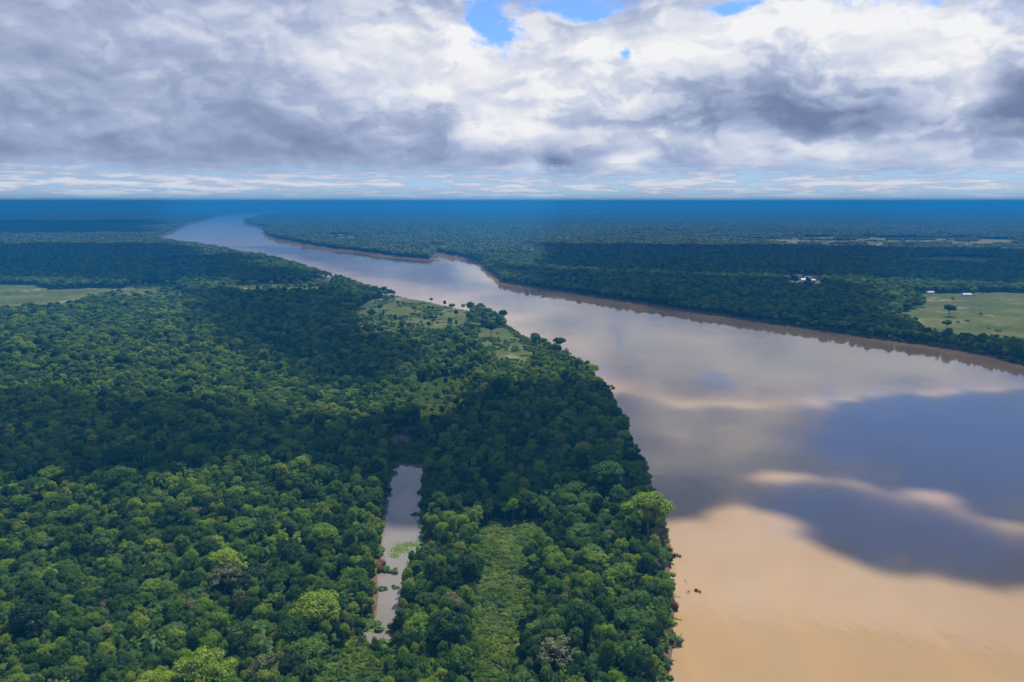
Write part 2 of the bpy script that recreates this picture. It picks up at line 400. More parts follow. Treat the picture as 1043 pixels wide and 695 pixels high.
def palm_tree(seed):
    rng = np.random.default_rng(seed); cr, tr = Geo(), Geo()
    top = np.array([rng.normal(0, .4), rng.normal(0, .4), 10.5])
    mid = top * (.4, .4, .5)
    tube(tr, (0, 0, -1), mid, .26, .2, 7); tube(tr, mid, top, .2, .16, 7)
    for k in range(17):
        a = k * 2.4 + rng.uniform(-.2, .2); up = rng.uniform(.2, 1.35); L = rng.uniform(3.6, 5.0)
        p = top.copy(); d = np.array([math.cos(a) * math.cos(up), math.sin(a) * math.cos(up), math.sin(up)])
        side = np.array([-math.sin(a), math.cos(a), 0]); step = L / 8
        lvv = rng.uniform(.2, 1)
        for j in range(8):
            q = p + d * step; nd = d + np.array([0, 0, -.26]); nd /= np.linalg.norm(nd)
            w0 = .95 * math.sin((j + .6) / 8.6 * math.pi) + .12
            for sgn in (-1, 1):
                for h in (0.0, .5):
                    b0 = p + d * step * h; b1 = b0 + d * step * .34
                    tip = side * sgn * w0 + d * w0 * .45 + np.array([0, 0, -w0 * .4])
                    cr.add([b0, b1, b1 + tip, b0 + tip * .96], [[0, 1, 2, 3]], lv=lvv)
            cr.add([p - side * .05, p + side * .05, q + side * .04, q - side * .04], [[0, 1, 2, 3]], lv=lvv)
            p, d = q, nd
    return cr, tr
def shrub(seed, n=7, spread=1.3, h=1.2, size=.17):
    rng = np.random.default_rng(seed); g = Geo()
    for i in range(n):
        p = np.array([rng.normal(0, spread * .6), rng.normal(0, spread * .6), h * rng.uniform(.35, .9)]); r = rng.uniform(.6, 1.1)
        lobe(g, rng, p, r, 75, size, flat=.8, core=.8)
    return g

KINDS = ['dome', 'dome', 'dome', 'spread', 'tall', 'clumpy', 'clumpy', 'open', 'palm']
PROTO = []
for i, k in enumerate(KINDS):
    cr, tr = palm_tree(50 + i) if k == 'palm' else broad_tree(100 + i, k)
    comb = Geo()
    for gg, mi in ((cr, 0), (tr, 1)):
        off = comb.n
        comb.v += gg.v; comb.tv += gg.tv; comb.lv += gg.lv; comb.n += gg.n
        comb.q += [a + off for a in gg.q]; comb.qm += [np.full(len(a), mi) for a in gg.q]
        comb.t += [a + off for a in gg.t]; comb.tm += [np.full(len(a), mi) for a in gg.t]
    PROTO.append(dict(kind=k, crown=cr.mesh('crown', [M_LEAF]), trunk=tr.mesh('trunk', [M_BARK], True), whole=comb.mesh('tree', [M_LEAF, M_BARK])))

# ------------------------------------------------------------------ map of water, clearings
def P(pts, z=0.0): return [ground(a, b, z) for a, b in pts]
right_bank = [(1500, 548), (1250, 446), (1110, 396), (1043, 373), (1000, 362), (960, 354.5), (900, 346.5), (850, 339), (800, 332), (770, 328), (720, 320),
              (660, 311), (600, 302), (570, 297), (545, 293.5), (512, 288.5), (497, 277), (487, 266.5), (470, 262), (458, 260), (445, 257.5), (440, 260), (439, 264.5),
              (420, 263), (390, 259.5), (350, 254.5), (320, 250.5), (300, 246.5), (280, 242.5), (272, 239), (268, 235.5), (277, 233.3),
              (262, 230.5), (252, 228.3), (249, 226.3), (253, 224), (263, 222.3), (267, 219.6), (280, 217.3), (300, 216.2)]
left_far = [(299, 215.0), (268, 215.2), (255, 216.8), (240, 218), (222, 219.5), (213, 222), (200, 225), (188, 228), (179, 233), (174, 236), (163, 239.5)]
left_near = [(160, 243), (180, 246), (200, 249), (220, 252), (250, 258), (280, 262), (300, 267), (330, 277), (360, 286), (380, 293), (405, 297),
             (436, 301), (456, 306), (493, 313), (513, 321), (532, 335), (552, 345), (571, 353), (588, 365), (609, 377)]
left_edge = [(623, 395), (631, 412), (641, 433), (648, 447), (656, 466), (665, 481), (672, 505), (676, 525)]
left_low = [(682, 548), (683, 580), (686, 597), (687, 620), (684, 640), (686, 655), (684, 672), (680, 688), (672, 720), (640, 860), (560, 1200)]
bottom = [(900, 4000), (2500, 1400)]
RIVER = np.array(P(right_bank) + P(left_far) + P(left_near, 11.0) + P(left_edge, 8.0) + P(left_low) + P(bottom))
LAGOON = np.array(P([(401, 470), (416, 473), (432, 473)]) + P([(430, 482), (428, 492), (428, 505), (431, 520), (430, 531), (437, 545), (440, 556), (424, 566), (414, 578),
                     (408, 595), (407, 608), (402, 622), (396, 634), (393, 648)], 7.0) + P([(392, 652), (374, 659), (364, 655), (370, 641), (384, 628), (386, 606), (384, 590), (388, 575),
                     (388, 558), (390, 530), (394, 510), (398, 482)]))
PUDDLE = np.array(P([(396, 449), (404, 442.5), (420, 444), (419, 452), (402, 454)]))
def sdist(poly, x, y, maxd=1e9):
    """signed distance, positive outside the polygon"""
    x = np.asarray(x, float); y = np.asarray(y, float)
    d = np.full(x.shape, 1e18); ins = np.zeros(x.shape, bool)
    n = len(poly)
    for i in range(n):
        ax, ay = poly[i]; bx, by = poly[(i + 1) % n]
        ex, ey = bx - ax, by - ay
        t = np.clip(((x - ax) * ex + (y - ay) * ey) / (ex * ex + ey * ey + 1e-9), 0, 1)
        d = np.minimum(d, (x - ax - t * ex) ** 2 + (y - ay - t * ey) ** 2)
        c = (ay > y) != (by > y)
        with np.errstate(divide='ignore', invalid='ignore'):
            xi = ax + (y - ay) * ex / np.where(abs(ey) < 1e-12, 1e-12, ey)
        ins ^= c & (x < xi)
    d = np.sqrt(d); return np.where(ins, -d, d)
def vnoise(x, y, s, seed=0):
    """smooth value noise in numpy"""
    x = np.asarray(x, float) / s; y = np.asarray(y, float) / s
    xi = np.floor(x).astype(np.int64); yi = np.floor(y).astype(np.int64); fx = x - xi; fy = y - yi
    fx = fx * fx * (3 - 2 * fx); fy = fy * fy * (3 - 2 * fy)
    def h(a, b):
        k = (a * 374761393 + b * 668265263 + seed * 974634777) & 0x7fffffff
        k = ((k ^ (k >> 13)) * 1274126177) & 0x7fffffff
        return ((k ^ (k >> 16)) & 0xffff) / 65535.0
    return (h(xi, yi) * (1 - fx) + h(xi + 1, yi) * fx) * (1 - fy) + (h(xi, yi + 1) * (1 - fx) + h(xi + 1, yi + 1) * fx) * fy
def fbm(x, y, s, seed=0): return .55 * vnoise(x, y, s, seed) + .28 * vnoise(x, y, s / 2.1, seed + 1) + .17 * vnoise(x, y, s / 4.3, seed + 2)

# (polygon in the photograph, kind of cover, how many trees stay on it, edge roughness in metres)
CLEAR = [
    ([(-260, 288), (35, 292), (52, 296.5), (100, 295), (165, 296), (160, 301), (110, 305), (66, 310), (0, 314), (-260, 326)], 'grass', 0.0, 7),
    ([(128, 291), (182, 291.5), (188, 301), (140, 304), (126, 301)], 'grass', .04, 10),
    ([(240, 290), (330, 289), (332, 295), (240, 298)], 'grass', .05, 10),
    ([(160, 268), (190, 263), (225, 265), (212, 278), (160, 276)], 'grass', .12, 25),
    ([(315, 282), (345, 286), (350, 294), (310, 293)], 'grass', .1, 15),
    ([(358, 318), (385, 305), (420, 302), (450, 308), (482, 318), (476, 334), (420, 338), (366, 337)], 'grass', .012, 12),
    ([(482, 336), (522, 334), (546, 350), (542, 372), (512, 370), (486, 350)], 'grass', 0, 10),
    ([(420, 392), (470, 384), (484, 405), (470, 438), (430, 444), (416, 412)], 'scrub', .015, 10),
    ([(485, 548), (505, 532), (540, 536), (555, 552), (542, 590), (530, 640), (528, 700), (520, 760), (470, 760), (484, 700), (480, 650), (490, 600)], 'scrub', .0, 9),
    ([(455, 498), (490, 490), (500, 500), (470, 508)], 'scrub', .2, 6),
    ([(345, 668), (360, 650), (374, 640), (400, 648), (412, 664), (402, 700), (384, 745), (345, 760), (328, 700)], 'marsh', 0, 4),
    ([(392, 448), (402, 440), (424, 440), (436, 455), (438, 476), (398, 474)], 'marsh', 0, 2),
    ([(930, 301), (1000, 299), (1300, 310), (1300, 358), (1043, 346), (985, 342), (940, 333), (916, 322), (942, 312)], 'grass', .0015, 16),
    ([(905, 299), (940, 303), (935, 308), (900, 303)], 'grass', .4, 12),
    ([(760, 246), (800, 243), (860, 242), (1043, 245), (1043, 249), (900, 251), (820, 252)], 'tan', .12, 70),
    ([(925, 262), (960, 261.5), (1030, 264), (1010, 267.5), (930, 267)], 'tan', .12, 50),
    ([(640, 252), (720, 250), (760, 252), (700, 254)], 'grass', .3, 60),
    ([(580, 277), (640, 273), (700, 278), (780, 281), (620, 284)], 'grass', .72, 30),
    ([(788, 277), (835, 280), (880, 287), (930, 290), (925, 294), (840, 290), (795, 286)], 'grass', .45, 15),
    ([(798, 280), (836, 281), (840, 293), (802, 291)], 'tan', .05, 8),
    ([(330, 239.5), (366, 240.5), (372, 243), (334, 243)], 'tan', .1, 30),
    ([(560, 217), (610, 216), (620, 218), (560, 219)], 'tan', .1, 100),
]
def clear_poly(p, k):
    if k in ('scrub', 'marsh'): return np.array(P(p, 0.0))
    m = (min(b for a, b in p) + max(b for a, b in p)) / 2
    return np.array([ground(a, b, 12.0 if b > m else 0.0) for a, b in p])   # the trees in front of a clearing hide its near edge
CLW = [(clear_poly(p, k), k, t, e) for p, k, t, e in CLEAR]

# ------------------------------------------------------------------ ground sheet
az = np.concatenate([np.linspace(-180, -46, 40, endpoint=False), np.linspace(-46, 46, 1080), np.linspace(46, 180, 40, endpoint=False)[1:]])
az = np.radians(az); na = len(az)
rr = [6.0, 40, 90, 150]
while rr[-1] < 61000: rr.append(rr[-1] * (1.0062 if rr[-1] < 12000 else 1.03))
rr = np.array(rr); nr = len(rr)
R_, A_ = np.meshgrid(rr, az, indexing='ij')
X = (R_ * np.sin(A_)); Y = (R_ * np.cos(A_))
def shore_noise(x, y): return (fbm(x, y, 26, 3) - .5) * 9
def land_fields(x, y):
    r = sdist(RIVER, x, y); l = sdist(LAGOON, x, y); p = sdist(PUDDLE, x, y)
    sn = shore_noise(x, y) * np.clip(np.hypot(x, y) / 700, .35, 1)
    return r + sn, np.minimum(l + sn * .35, p)
rv, lg = land_fields(X, Y)
Z = np.where(rv < lg, np.clip(rv * .42, -2.2, 2.6), np.clip(lg * .35, -1.6, 2.4)) + np.where(np.minimum(rv, lg) > 8, (fbm(X, Y, 120, 9) - .5) * 2.0, 0)
cover = np.zeros((nr, na, 4)); cover[..., 3] = 1
cover[..., 0] = np.clip(1.3 - np.minimum(rv - 0, (lg) * 1.6) / 6, 0, 1)
for poly, k, t, e in CLW:
    d = sdist(poly, X, Y) + (fbm(X, Y, e * 3, 21) - .5) * e * 2.2
    m = np.clip(.5 - d / max(e * .6, 2), 0, 1)
    if k == 'tan': cover[..., 2] = np.maximum(cover[..., 2], m); cover[..., 1] = np.maximum(cover[..., 1], np.clip(m * 1.4, 0, 1))
    else: cover[..., 1] = np.maximum(cover[..., 1], m * (.45 if k in ('scrub', 'marsh') else 1))
    if k == 'grass': cover[..., 2] = np.maximum(cover[..., 2], m * np.clip((fbm(X, Y, 45, 33) - .62) * 4, 0, .6))
V_ = np.stack([X, Y, Z], -1).reshape(-1, 3)
ii, jj = np.meshgrid(np.arange(nr - 1), np.arange(na - 1), indexing='ij')
Q = np.stack([ii * na + jj, ii * na + jj + 1, (ii + 1) * na + jj + 1, (ii + 1) * na + jj], -1).reshape(-1, 4)
i1 = np.arange(nr - 1); Qs = np.stack([i1 * na + na - 1, i1 * na, (i1 + 1) * na, (i1 + 1) * na + na - 1], -1)
Q = np.concatenate([Q, Qs])
nv = len(V_); V_ = np.concatenate([V_, [[0, 0, 2.0]]]); cov = np.concatenate([cover.reshape(-1, 4), [[0, 0, 0, 1]]])
T = np.stack([np.full(na, nv), (np.arange(na) + 1) % na, np.arange(na)], -1)
me = mesh_np('ground', V_, Q[:, ::-1], T[:, ::-1], [M_GROUND], None, True, {'cover': ('FLOAT_COLOR', cov)})
tag(link('ground', me), kind='structure')

# ------------------------------------------------------------------ water sheets
rb = RIVER; xs = rb[:, 0]; ys = rb[:, 1]
def sheet(name, x0, x1, y0, y1, z, m):
    me = mesh_np(name, [(x0, y0, z), (x1, y0, z), (x1, y1, z), (x0, y1, z)], [[0, 1, 2, 3]], None, [m])
    return tag(link(name, me), kind='structure')
sheet('river', -7500, 9000, -3000, 17000, 0.0, M_RIVER)
l0, l1 = LAGOON.min(0), LAGOON.max(0); p0, p1 = PUDDLE.min(0), PUDDLE.max(0)
sheet('lagoon', min(l0[0], p0[0]) - 4, max(l1[0], p1[0]) + 4, l0[1] - 4, p1[1] + 4, 0.02, M_LAGOON)

# ------------------------------------------------------------------ where trees grow
def clear_factor(x, y, pad=0.0):
    """share of trees that stay: 1 in closed forest, less on clearings"""
    f = np.ones(x.shape)
    for poly, k, t, e in CLW:
        x0, y0 = poly.min(0) - 80; x1, y1 = poly.max(0) + 80
        b = (x > x0) & (x < x1) & (y > y0) & (y < y1)
        if not b.any(): continue
        d = sdist(poly, x[b], y[b]) + (fbm(x[b], y[b], e * 3, 21) - .5) * e * 2.2
        f[b] = np.minimum(f[b], np.where(d < (pad[b] if k in ('scrub', 'marsh') and not np.isscalar(pad) else 0), t, 1.0))
    return f
def in_view(x, y, marg=60, z=10.0):
    px, py = project(x, y, z); return (px > -marg) & (px < W_PX + marg) & (py < H_PX + marg * 1.6) & (y > 100)

trees = []           # x, y, r
cell = {}
def try_put(x, y, r, over):
    cx, cy = math.floor(x / 7), math.floor(y / 7)
    for a in range(cx - 2, cx + 3):
        for b in range(cy - 2, cy + 3):
            for (u, v, s) in cell.get((a, b), ()):
                if (u - x) ** 2 + (v - y) ** 2 < ((r + s) * over) ** 2: return False
    cell.setdefault((cx, cy), []).append((x, y, r)); trees.append((x, y, r)); return True
NEAR_D = 1050.0
def candidates(n, dmin, dmax):
    n = int(n * 1.35); u = RNG.uniform(0, 1, n); d = np.sqrt(dmin ** 2 + u * (dmax ** 2 - dmin ** 2)); a = RNG.uniform(-.70, .70, n)
    return d * np.sin(a), d * np.cos(a)
# the large trees that stand out in the photograph first: pixel of the crown's middle, crown radius, colour, prototype
SPECIAL = [
    ((664, 527), 11.0, .80, 5, 'huge bright green spreading tree leaning over the water at the bend of the river bank'),
    ((836 * .0 + 322, 618), 8.5, .80, 0, 'large lime green domed tree in the canopy west of the lagoon'),
    ((208, 684), 7.5, .80, 5, 'large yellow green tree with open clumps at the bottom edge left of centre'),
    ((569, 352), 7.5, .2, 3, 'lone umbrella shaped tree standing clear on the far bend of the river bank'),
    ((622, 392), 5.0, .96, 7, 'brownish thin crowned tree on the river edge beyond the bend'),
    ((512, 318), 7.0, .15, 1, 'tall dark tree on the river bank beside the far clearing'),
    ((500, 333), 8.0, .1, 2, 'broad dark tree between the two far clearings'),
    ((475, 588), 6.0, .1, 4, 'dark narrow tree standing on the left edge of the green clearing'),
    ((455, 640), 7.0, .1, 1, 'dark round tree between lagoon channel and green clearing'),
    ((570, 655), 8.0, .96, 7, 'wide greyish brown sparse tree right of the green clearing near the bottom'),
    ((230, 585), 7.0, .97, 7, 'dusty olive brown tree with thin foliage in the left canopy'),
    ((270, 676), 6.0, .96, 7, 'grey brown thinly leaved tree at the bottom edge below the left canopy'),
    ((620, 487), 9.0, .3, 0, 'wide shaded dome tree a little inland of the river bend'),
    ((822, 318), 8.0, .1, 0, 'single dark round tree alone on the far grass field across the river'),
]
spec_idx = {}
for i, ((px, py), r, colr, pr, lab) in enumerate(SPECIAL):
    zc = 9 + .8 * r
    x, y = ground(px, py, zc)
    if i == 13: x, y = ground(967, 318, 8.0)
    if i == 0: x -= 1.0
    if try_put(x, y, r, .3): spec_idx[len(trees) - 1] = i
for (n, rlo, rhi, dmax) in ((420, 4.6, 7.0, NEAR_D), (6500, 3.2, 4.6, NEAR_D), (62000, 2.25, 3.2, NEAR_D), (120000, 1.5, 2.25, 800)):
    x, y = candidates(n, 165, dmax)
    ok = in_view(x, y, 120); x, y = x[ok], y[ok]
    r = RNG.uniform(rlo, rhi, len(x))
    rvd, lgd = land_fields(x, y)
    cf = clear_factor(x, y, r * .85)
    keep = (rvd > 2.5 + r * .35) & (lgd > .8 + r * .75) & (RNG.uniform(0, 1, len(x)) < cf)
    for a, b, s in zip(x[keep], y[keep], r[keep]): try_put(a, b, s, .60)
# farther: plain jittered grid
def grid_points(dmin, dmax, step):
    g = np.arange(-dmax * .78, dmax * .78, step); h = np.arange(dmin * .7, dmax, step)
    x, y = np.meshgrid(g, h); x = x.ravel() + RNG.uniform(-.5, .5, x.size) * step; y = y.ravel() + RNG.uniform(-.5, .5, y.size) * step
    d = np.hypot(x, y); ok = (d > dmin) & (d < dmax) & in_view(x, y, 150); return x[ok], y[ok]
x, y = grid_points(NEAR_D, 2300, 5.8)
rvd, lgd = land_fields(x, y); keep = (rvd > 2.6) & (RNG.uniform(0, 1, len(x)) < clear_factor(x, y))
mx_, my_ = x[keep], y[keep]; mr_ = RNG.choice([2.6, 3.2, 4.0, 5.2], len(mx_), p=[.3, .35, .25, .1]) * RNG.uniform(.9, 1.1, len(mx_))

TR = np.array(trees)
palm_zone = fbm(TR[:, 0], TR[:, 1], 90, 77)
rn = RNG.uniform(0, 1, len(TR))
proto = RNG.choice([0, 1, 2, 3, 4, 5, 6, 7], len(TR), p=[.15, .13, .13, .12, .15, .12, .12, .08])
proto = np.where((rn < np.where(palm_zone > .56, .22, .04)) & (TR[:, 2] < 4.8), 8, proto)
shade = RNG.uniform(0, 1, len(TR))
lowf = fbm(TR[:, 0], TR[:, 1], 150, 5)
for t, i in spec_idx.items(): proto[t] = SPECIAL[i][3]
def tree_scale(r, k, n):
    h = (6.4 + 1.35 * r) * n
    s = r / 5.0
    return s, h / 13.0
hn = RNG.uniform(.70, 1.30, len(TR)) * (.86 + .28 * lowf)
px, py = project(TR[:, 0], TR[:, 1], 10.0)
dist = np.hypot(TR[:, 0], TR[:, 1])
size = TR[:, 2] / np.hypot(dist, 150)
vis = (px > 2) & (px < W_PX - 2) & (py < H_PX + 4)
order = np.argsort(np.where(vis, -size, 9)); N_IND = 296
ind = list(spec_idx.keys()) + [i for i in order if i not in spec_idx][:N_IND - len(spec_idx)]
ind_set = set(int(i) for i in ind)

# ------------------------------------------------------------------ the forest as one object
def gz(x, y):
    rv, lg = land_fields(x, y)
    return np.where(rv < lg, np.clip(rv * .42, -2.2, 2.6), np.clip(lg * .35, -1.6, 2.4)) + np.where(np.minimum(rv, lg) > 8, (fbm(x, y, 120, 9) - .5) * 2.0, 0)
lib_count = 0
def scatter(name, mats, meshes, x, y, z, idx, rot, sxy, sz):
    """one mesh object whose points carry copies of a few plant meshes"""
    lib = bpy.data.collections.new(name + '_plants')
    for k, m in enumerate(meshes):
        o = bpy.data.objects.new('plant_%02d' % k, m); o.color = (0, 1, 0, 1); lib.objects.link(o)
    me = bpy.data.meshes.new(name); n = len(x); me.vertices.add(n)
    me.vertices.foreach_set('co', np.stack([x, y, z], -1).astype(np.float32).ravel())
    a = me.attributes.new('pi', 'INT', 'POINT'); a.data.foreach_set('value', np.asarray(idx, np.int32))
    a = me.attributes.new('rot', 'FLOAT_VECTOR', 'POINT'); a.data.foreach_set('vector', np.stack([np.zeros(n), np.zeros(n), rot], -1).astype(np.float32).ravel())
    a = me.attributes.new('scl', 'FLOAT_VECTOR', 'POINT'); a.data.foreach_set('vector', np.stack([sxy, sxy, sz], -1).astype(np.float32).ravel())
    o = link(name, me); o.color = (0, 1, 0, 1)
    ng = bpy.data.node_groups.new(name, 'GeometryNodeTree')
    ng.interface.new_socket('Geometry', in_out='INPUT', socket_type='NodeSocketGeometry'); ng.interface.new_socket('Geometry', in_out='OUTPUT', socket_type='NodeSocketGeometry')
    gi = ng.nodes.new('NodeGroupInput'); go = ng.nodes.new('NodeGroupOutput')
    ci = ng.nodes.new('GeometryNodeCollectionInfo'); ci.inputs['Collection'].default_value = lib
    ci.inputs['Separate Children'].default_value = True; ci.inputs['Reset Children'].default_value = True
    ip = ng.nodes.new('GeometryNodeInstanceOnPoints'); ip.inputs['Pick Instance'].default_value = True
    def att(nm, ty, sock):
        q = ng.nodes.new('GeometryNodeInputNamedAttribute'); q.data_type = ty; q.inputs[0].default_value = nm
        ng.links.new(next(s for s in q.outputs if s.enabled), sock)
    ng.links.new(gi.outputs[0], ip.inputs['Points']); ng.links.new(ci.outputs[0], ip.inputs['Instance'])
    att('pi', 'INT', ip.inputs['Instance Index']); att('rot', 'FLOAT_VECTOR', ip.inputs['Rotation']); att('scl', 'FLOAT_VECTOR', ip.inputs['Scale'])
    ng.links.new(ip.outputs[0], go.inputs[0])
    md = o.modifiers.new('plants', 'NODES'); md.node_group = ng
    return tag(o, kind='stuff')

rest = np.array([i for i in range(len(TR)) if i not in ind_set])
sx1, sz1 = tree_scale(TR[rest, 2], None, hn[rest])
# medium distance
mp = RNG.choice([0, 1, 2, 3, 4, 5, 6, 7], len(mx_), p=[.17, .17, .17, .08, .10, .15, .14, .02])
ml = fbm(mx_, my_, 150, 5)
sx2, sz2 = tree_scale(mr_, None, RNG.uniform(.85, 1.18, len(mx_)) * (.86 + .28 * ml))
fx = np.concatenate([TR[rest, 0], mx_]); fy = np.concatenate([TR[rest, 1], my_])
scatter('forest', None, [p['whole'] for p in PROTO], fx, fy, gz(fx, fy), np.concatenate([proto[rest], mp]),
        RNG.uniform(0, 6.28, len(fx)), np.concatenate([sx1, sx2]), np.concatenate([sz1, sz2]))
print('trees near', len(TR), 'medium', len(mx_))

# far forest: patches of low detail trees
def patch(seed, size, n):
    rng = np.random.default_rng(seed); g = Geo(); v, t = ICO2
    k = 0
    for i in range(n):
        x, y = rng.uniform(-size / 2, size / 2, 2); r = rng.choice([3.0, 4.0, 5.2], p=[.4, .4, .2]); h = 9 + r * 1.0 * rng.uniform(.7, 1.3)
        ph = rng.uniform(0, 6.28, 3)
        b = 1 + .22 * np.sin(v[:, 0] * 5 + ph[0]) * np.sin(v[:, 1] * 5 + ph[1]) + .12 * np.sin(v[:, 2] * 6 + ph[2])
        g.add(v * b[:, None] * (r, r, r * .75) + (x, y, h - r * .6), t=t, tv=rng.uniform(0, 1), lv=rng.uniform(0, .2, len(v)))  # low leaf values put the crowns' missing self-shadow into the colour
    return g.mesh('tree_patch', [M_LEAF])
x, y = grid_points(2300, 10500, 46)
rvd, lgd = land_fields(x, y); keep = (rvd > 20) & (RNG.uniform(0, 1, len(x)) < clear_factor(x, y)); x, y = x[keep], y[keep]
scatter('distant_forest', None, [patch(300 + i, 60, 84) for i in range(5)], x, y, np.full(len(x), 2.0), RNG.integers(0, 5, len(x)), RNG.uniform(0, 6.28, len(x)),
        RNG.uniform(.9, 1.15, len(x)), RNG.uniform(.75, 1.25, len(x)) * (.7 + .6 * fbm(x, y, 700, 8)))
# narrow margin along the far banks so that the edge is not ragged
x, y = grid_points(2300, 5200, 13)
rvd, lgd = land_fields(x, y); keep = (rvd > 4) & (rvd < 48); x, y = x[keep], y[keep]
scatter('distant_bank_forest', None, [patch(340 + i, 15, 7) for i in range(4)], x, y, np.full(len(x), 1.5), RNG.integers(0, 4, len(x)), RNG.uniform(0, 6.28, len(x)),
        RNG.uniform(.8, 1.1, len(x)), RNG.uniform(.8, 1.15, len(x)))

# undergrowth, bank shrubs, scrub on the clearing, marsh plants
shr = [shrub(500 + i).mesh('shrub', [M_LEAF]) for i in range(4)]
scr = [shrub(520 + i, 6, 1.4, .8, .15).mesh('scrub', [M_SCRUB]) for i in range(5)]
rst = [shrub(540 + i, 6, 1.2, .9, .13).mesh('bank_shrub', [M_RUST]) for i in range(3)]
x, y = grid_points(190, 1100, 3.1)
rvd, lgd = land_fields(x, y)
k = ((rvd > 1.0) & (rvd < 9) | (lgd > .6) & (lgd < 6)) & (RNG.uniform(0, 1, len(x)) < .75)
u, v = x[k], y[k]
scatter('undergrowth', None, shr + scr[:1] + rst, u, v, gz(u, v) - .2, RNG.choice(8, len(u), p=[.2, .2, .16, .16, .10, .06, .06, .06]), RNG.uniform(0, 6.28, len(u)), RNG.uniform(.8, 1.7, len(u)), RNG.uniform(1.0, 2.6, len(u)))
def in_cover(x, y, kinds, pad=0):
    f = np.zeros(x.shape, bool)
    for poly, k, t, e in CLW:
        if k in kinds:
            x0, y0 = poly.min(0) - 40; x1, y1 = poly.max(0) + 40
            b = (x > x0) & (x < x1) & (y > y0) & (y < y1)
            if b.any(): f[b] |= (sdist(poly, x[b], y[b]) + (fbm(x[b], y[b], e * 3, 21) - .5) * e * 2.2) < pad
    return f
x, y = grid_points(190, 760, 1.75)
rvd, lgd = land_fields(x, y)
k = in_cover(x, y, ('scrub', 'marsh'), 3.0) & (lgd > .5)
u, v = x[k], y[k]; hgt = fbm(u, v, 14, 61)
scatter('scrub_thicket', None, scr + shr[:1], u, v, gz(u, v) - .25, RNG.choice(6, len(u), p=[.19, .19, .19, .19, .19, .05]), RNG.uniform(0, 6.28, len(u)),
        RNG.uniform(.45, .95, len(u)) * (.6 + .8 * hgt), RNG.uniform(.3, .9, len(u)) * (.2 + 1.9 * hgt))
x, y = grid_points(760, 1700, 6.5)
k = in_cover(x, y, ('grass', 'tan', 'scrub'), 0) & (fbm(x, y, 40, 71) > .52)
# the large open fields stay mostly bare
fld = np.zeros(x.shape, bool)
for q in (0, 12): fld |= sdist(CLW[q][0], x, y) < 0
k &= ~fld | (RNG.uniform(0, 1, len(x)) < .012)
u, v = x[k], y[k]
scatter('clearing_bushes', None, scr + shr, u, v, gz(u, v) - .3, RNG.choice(9, len(u)), RNG.uniform(0, 6.28, len(u)), RNG.uniform(.8, 2.2, len(u)), RNG.uniform(.8, 2.2, len(u)))

# ------------------------------------------------------------------ individual trees
SHADES = [(0.04, 'very dark green'), (.17, 'dark green'), (.32, 'mid green'), (.46, 'fresh green'), (.58, 'grey green'), (.72, 'bright green'), (.86, 'yellow green'), (.97, 'olive brown')]
SHP = [.14, .20, .22, .18, .10, .09, .05, .02]
KW = {'dome': 'domed', 'spread': 'flat spreading', 'tall': 'tall rounded', 'clumpy': 'clumpy', 'open': 'thin crowned', 'palm': 'palm'}
def place_words(x, y, px, py):
    r, l = land_fields(np.array([x]), np.array([y]))
    if r[0] < 12 and px > 560: base = 'on river bank'
    elif l[0] < 9: base = 'at lagoon edge'
    elif px < 380: base = 'in left canopy'
    elif px < 488: base = 'between lagoon and clearing'
    elif px < 560 and in_cover(np.array([x]), np.array([y]), ('scrub',), 8)[0]: base = 'beside the clearing'
    else: base = 'between clearing and river'
    if py > 640: v = 'bottom edge'
    elif py > 585: v = 'low down'
    elif py > 520: v = 'near cloud shadow'
    else: v = 'in cloud shadow'
    if px < 380:
        h = ['far left', 'left of centre', 'near lagoon'][min(2, int(px // 127))]
        return base + ' ' + h + ', ' + v
    return base + ', ' + v
protos = {}
recs = []
for i in ind:
    i = int(i); x, y, r = TR[i]; pr = int(proto[i]); kind = PROTO[pr]['kind']
    s, h = tree_scale(r, None, hn[i])
    if i in spec_idx:
        _, _, col, _, lab = SPECIAL[spec_idx[i]]; lab_fixed = lab
        if spec_idx[i] == 0: s, h = 1.85, 2.0
        if spec_idx[i] == 3: s, h = 1.3, 1.6
    else:
        q = random.choices(range(8), SHP)[0]; col = SHADES[q][0] + random.uniform(-.02, .02); lab_fixed = None
    z = float(gz(np.array([x]), np.array([y]))[0])
    recs.append(dict(x=x, y=y, z=z, r=r, pr=pr, kind=kind, s=s, h=h, col=max(0, col), lab=lab_fixed, px=float(px[i]), py=float(py[i]), q=None if lab_fixed else q))
groups = {}
for rc in recs:
    if rc['lab']: continue
    sz = 'large ' if rc['r'] > 5.6 else ('small ' if rc['r'] < 3.9 else '')
    noun = 'palm' if rc['kind'] == 'palm' else KW[rc['kind']] + ' tree'
    rc['d'] = '%s%s %s' % (sz, SHADES[rc['q']][1], noun); rc['w'] = place_words(rc['x'], rc['y'], rc['px'], rc['py'])
    groups.setdefault((rc['d'], rc['w']), []).append(rc)
ORD = ['leftmost', 'second', 'third', 'fourth', 'fifth', 'sixth', 'seventh', 'eighth', 'ninth']
for (d, w), lst in groups.items():
    lst.sort(key=lambda a: a['px'])
    for k, rc in enumerate(lst):
        if len(lst) == 1: rc['lab'] = '%s %s' % (d, w)
        elif k == len(lst) - 1: rc['lab'] = 'rightmost %s %s' % (d, w)
        else: rc['lab'] = ('leftmost %s %s' % (d, w)) if k == 0 else '%s-from-left %s %s' % (ORD[min(k, 8)], d, w)
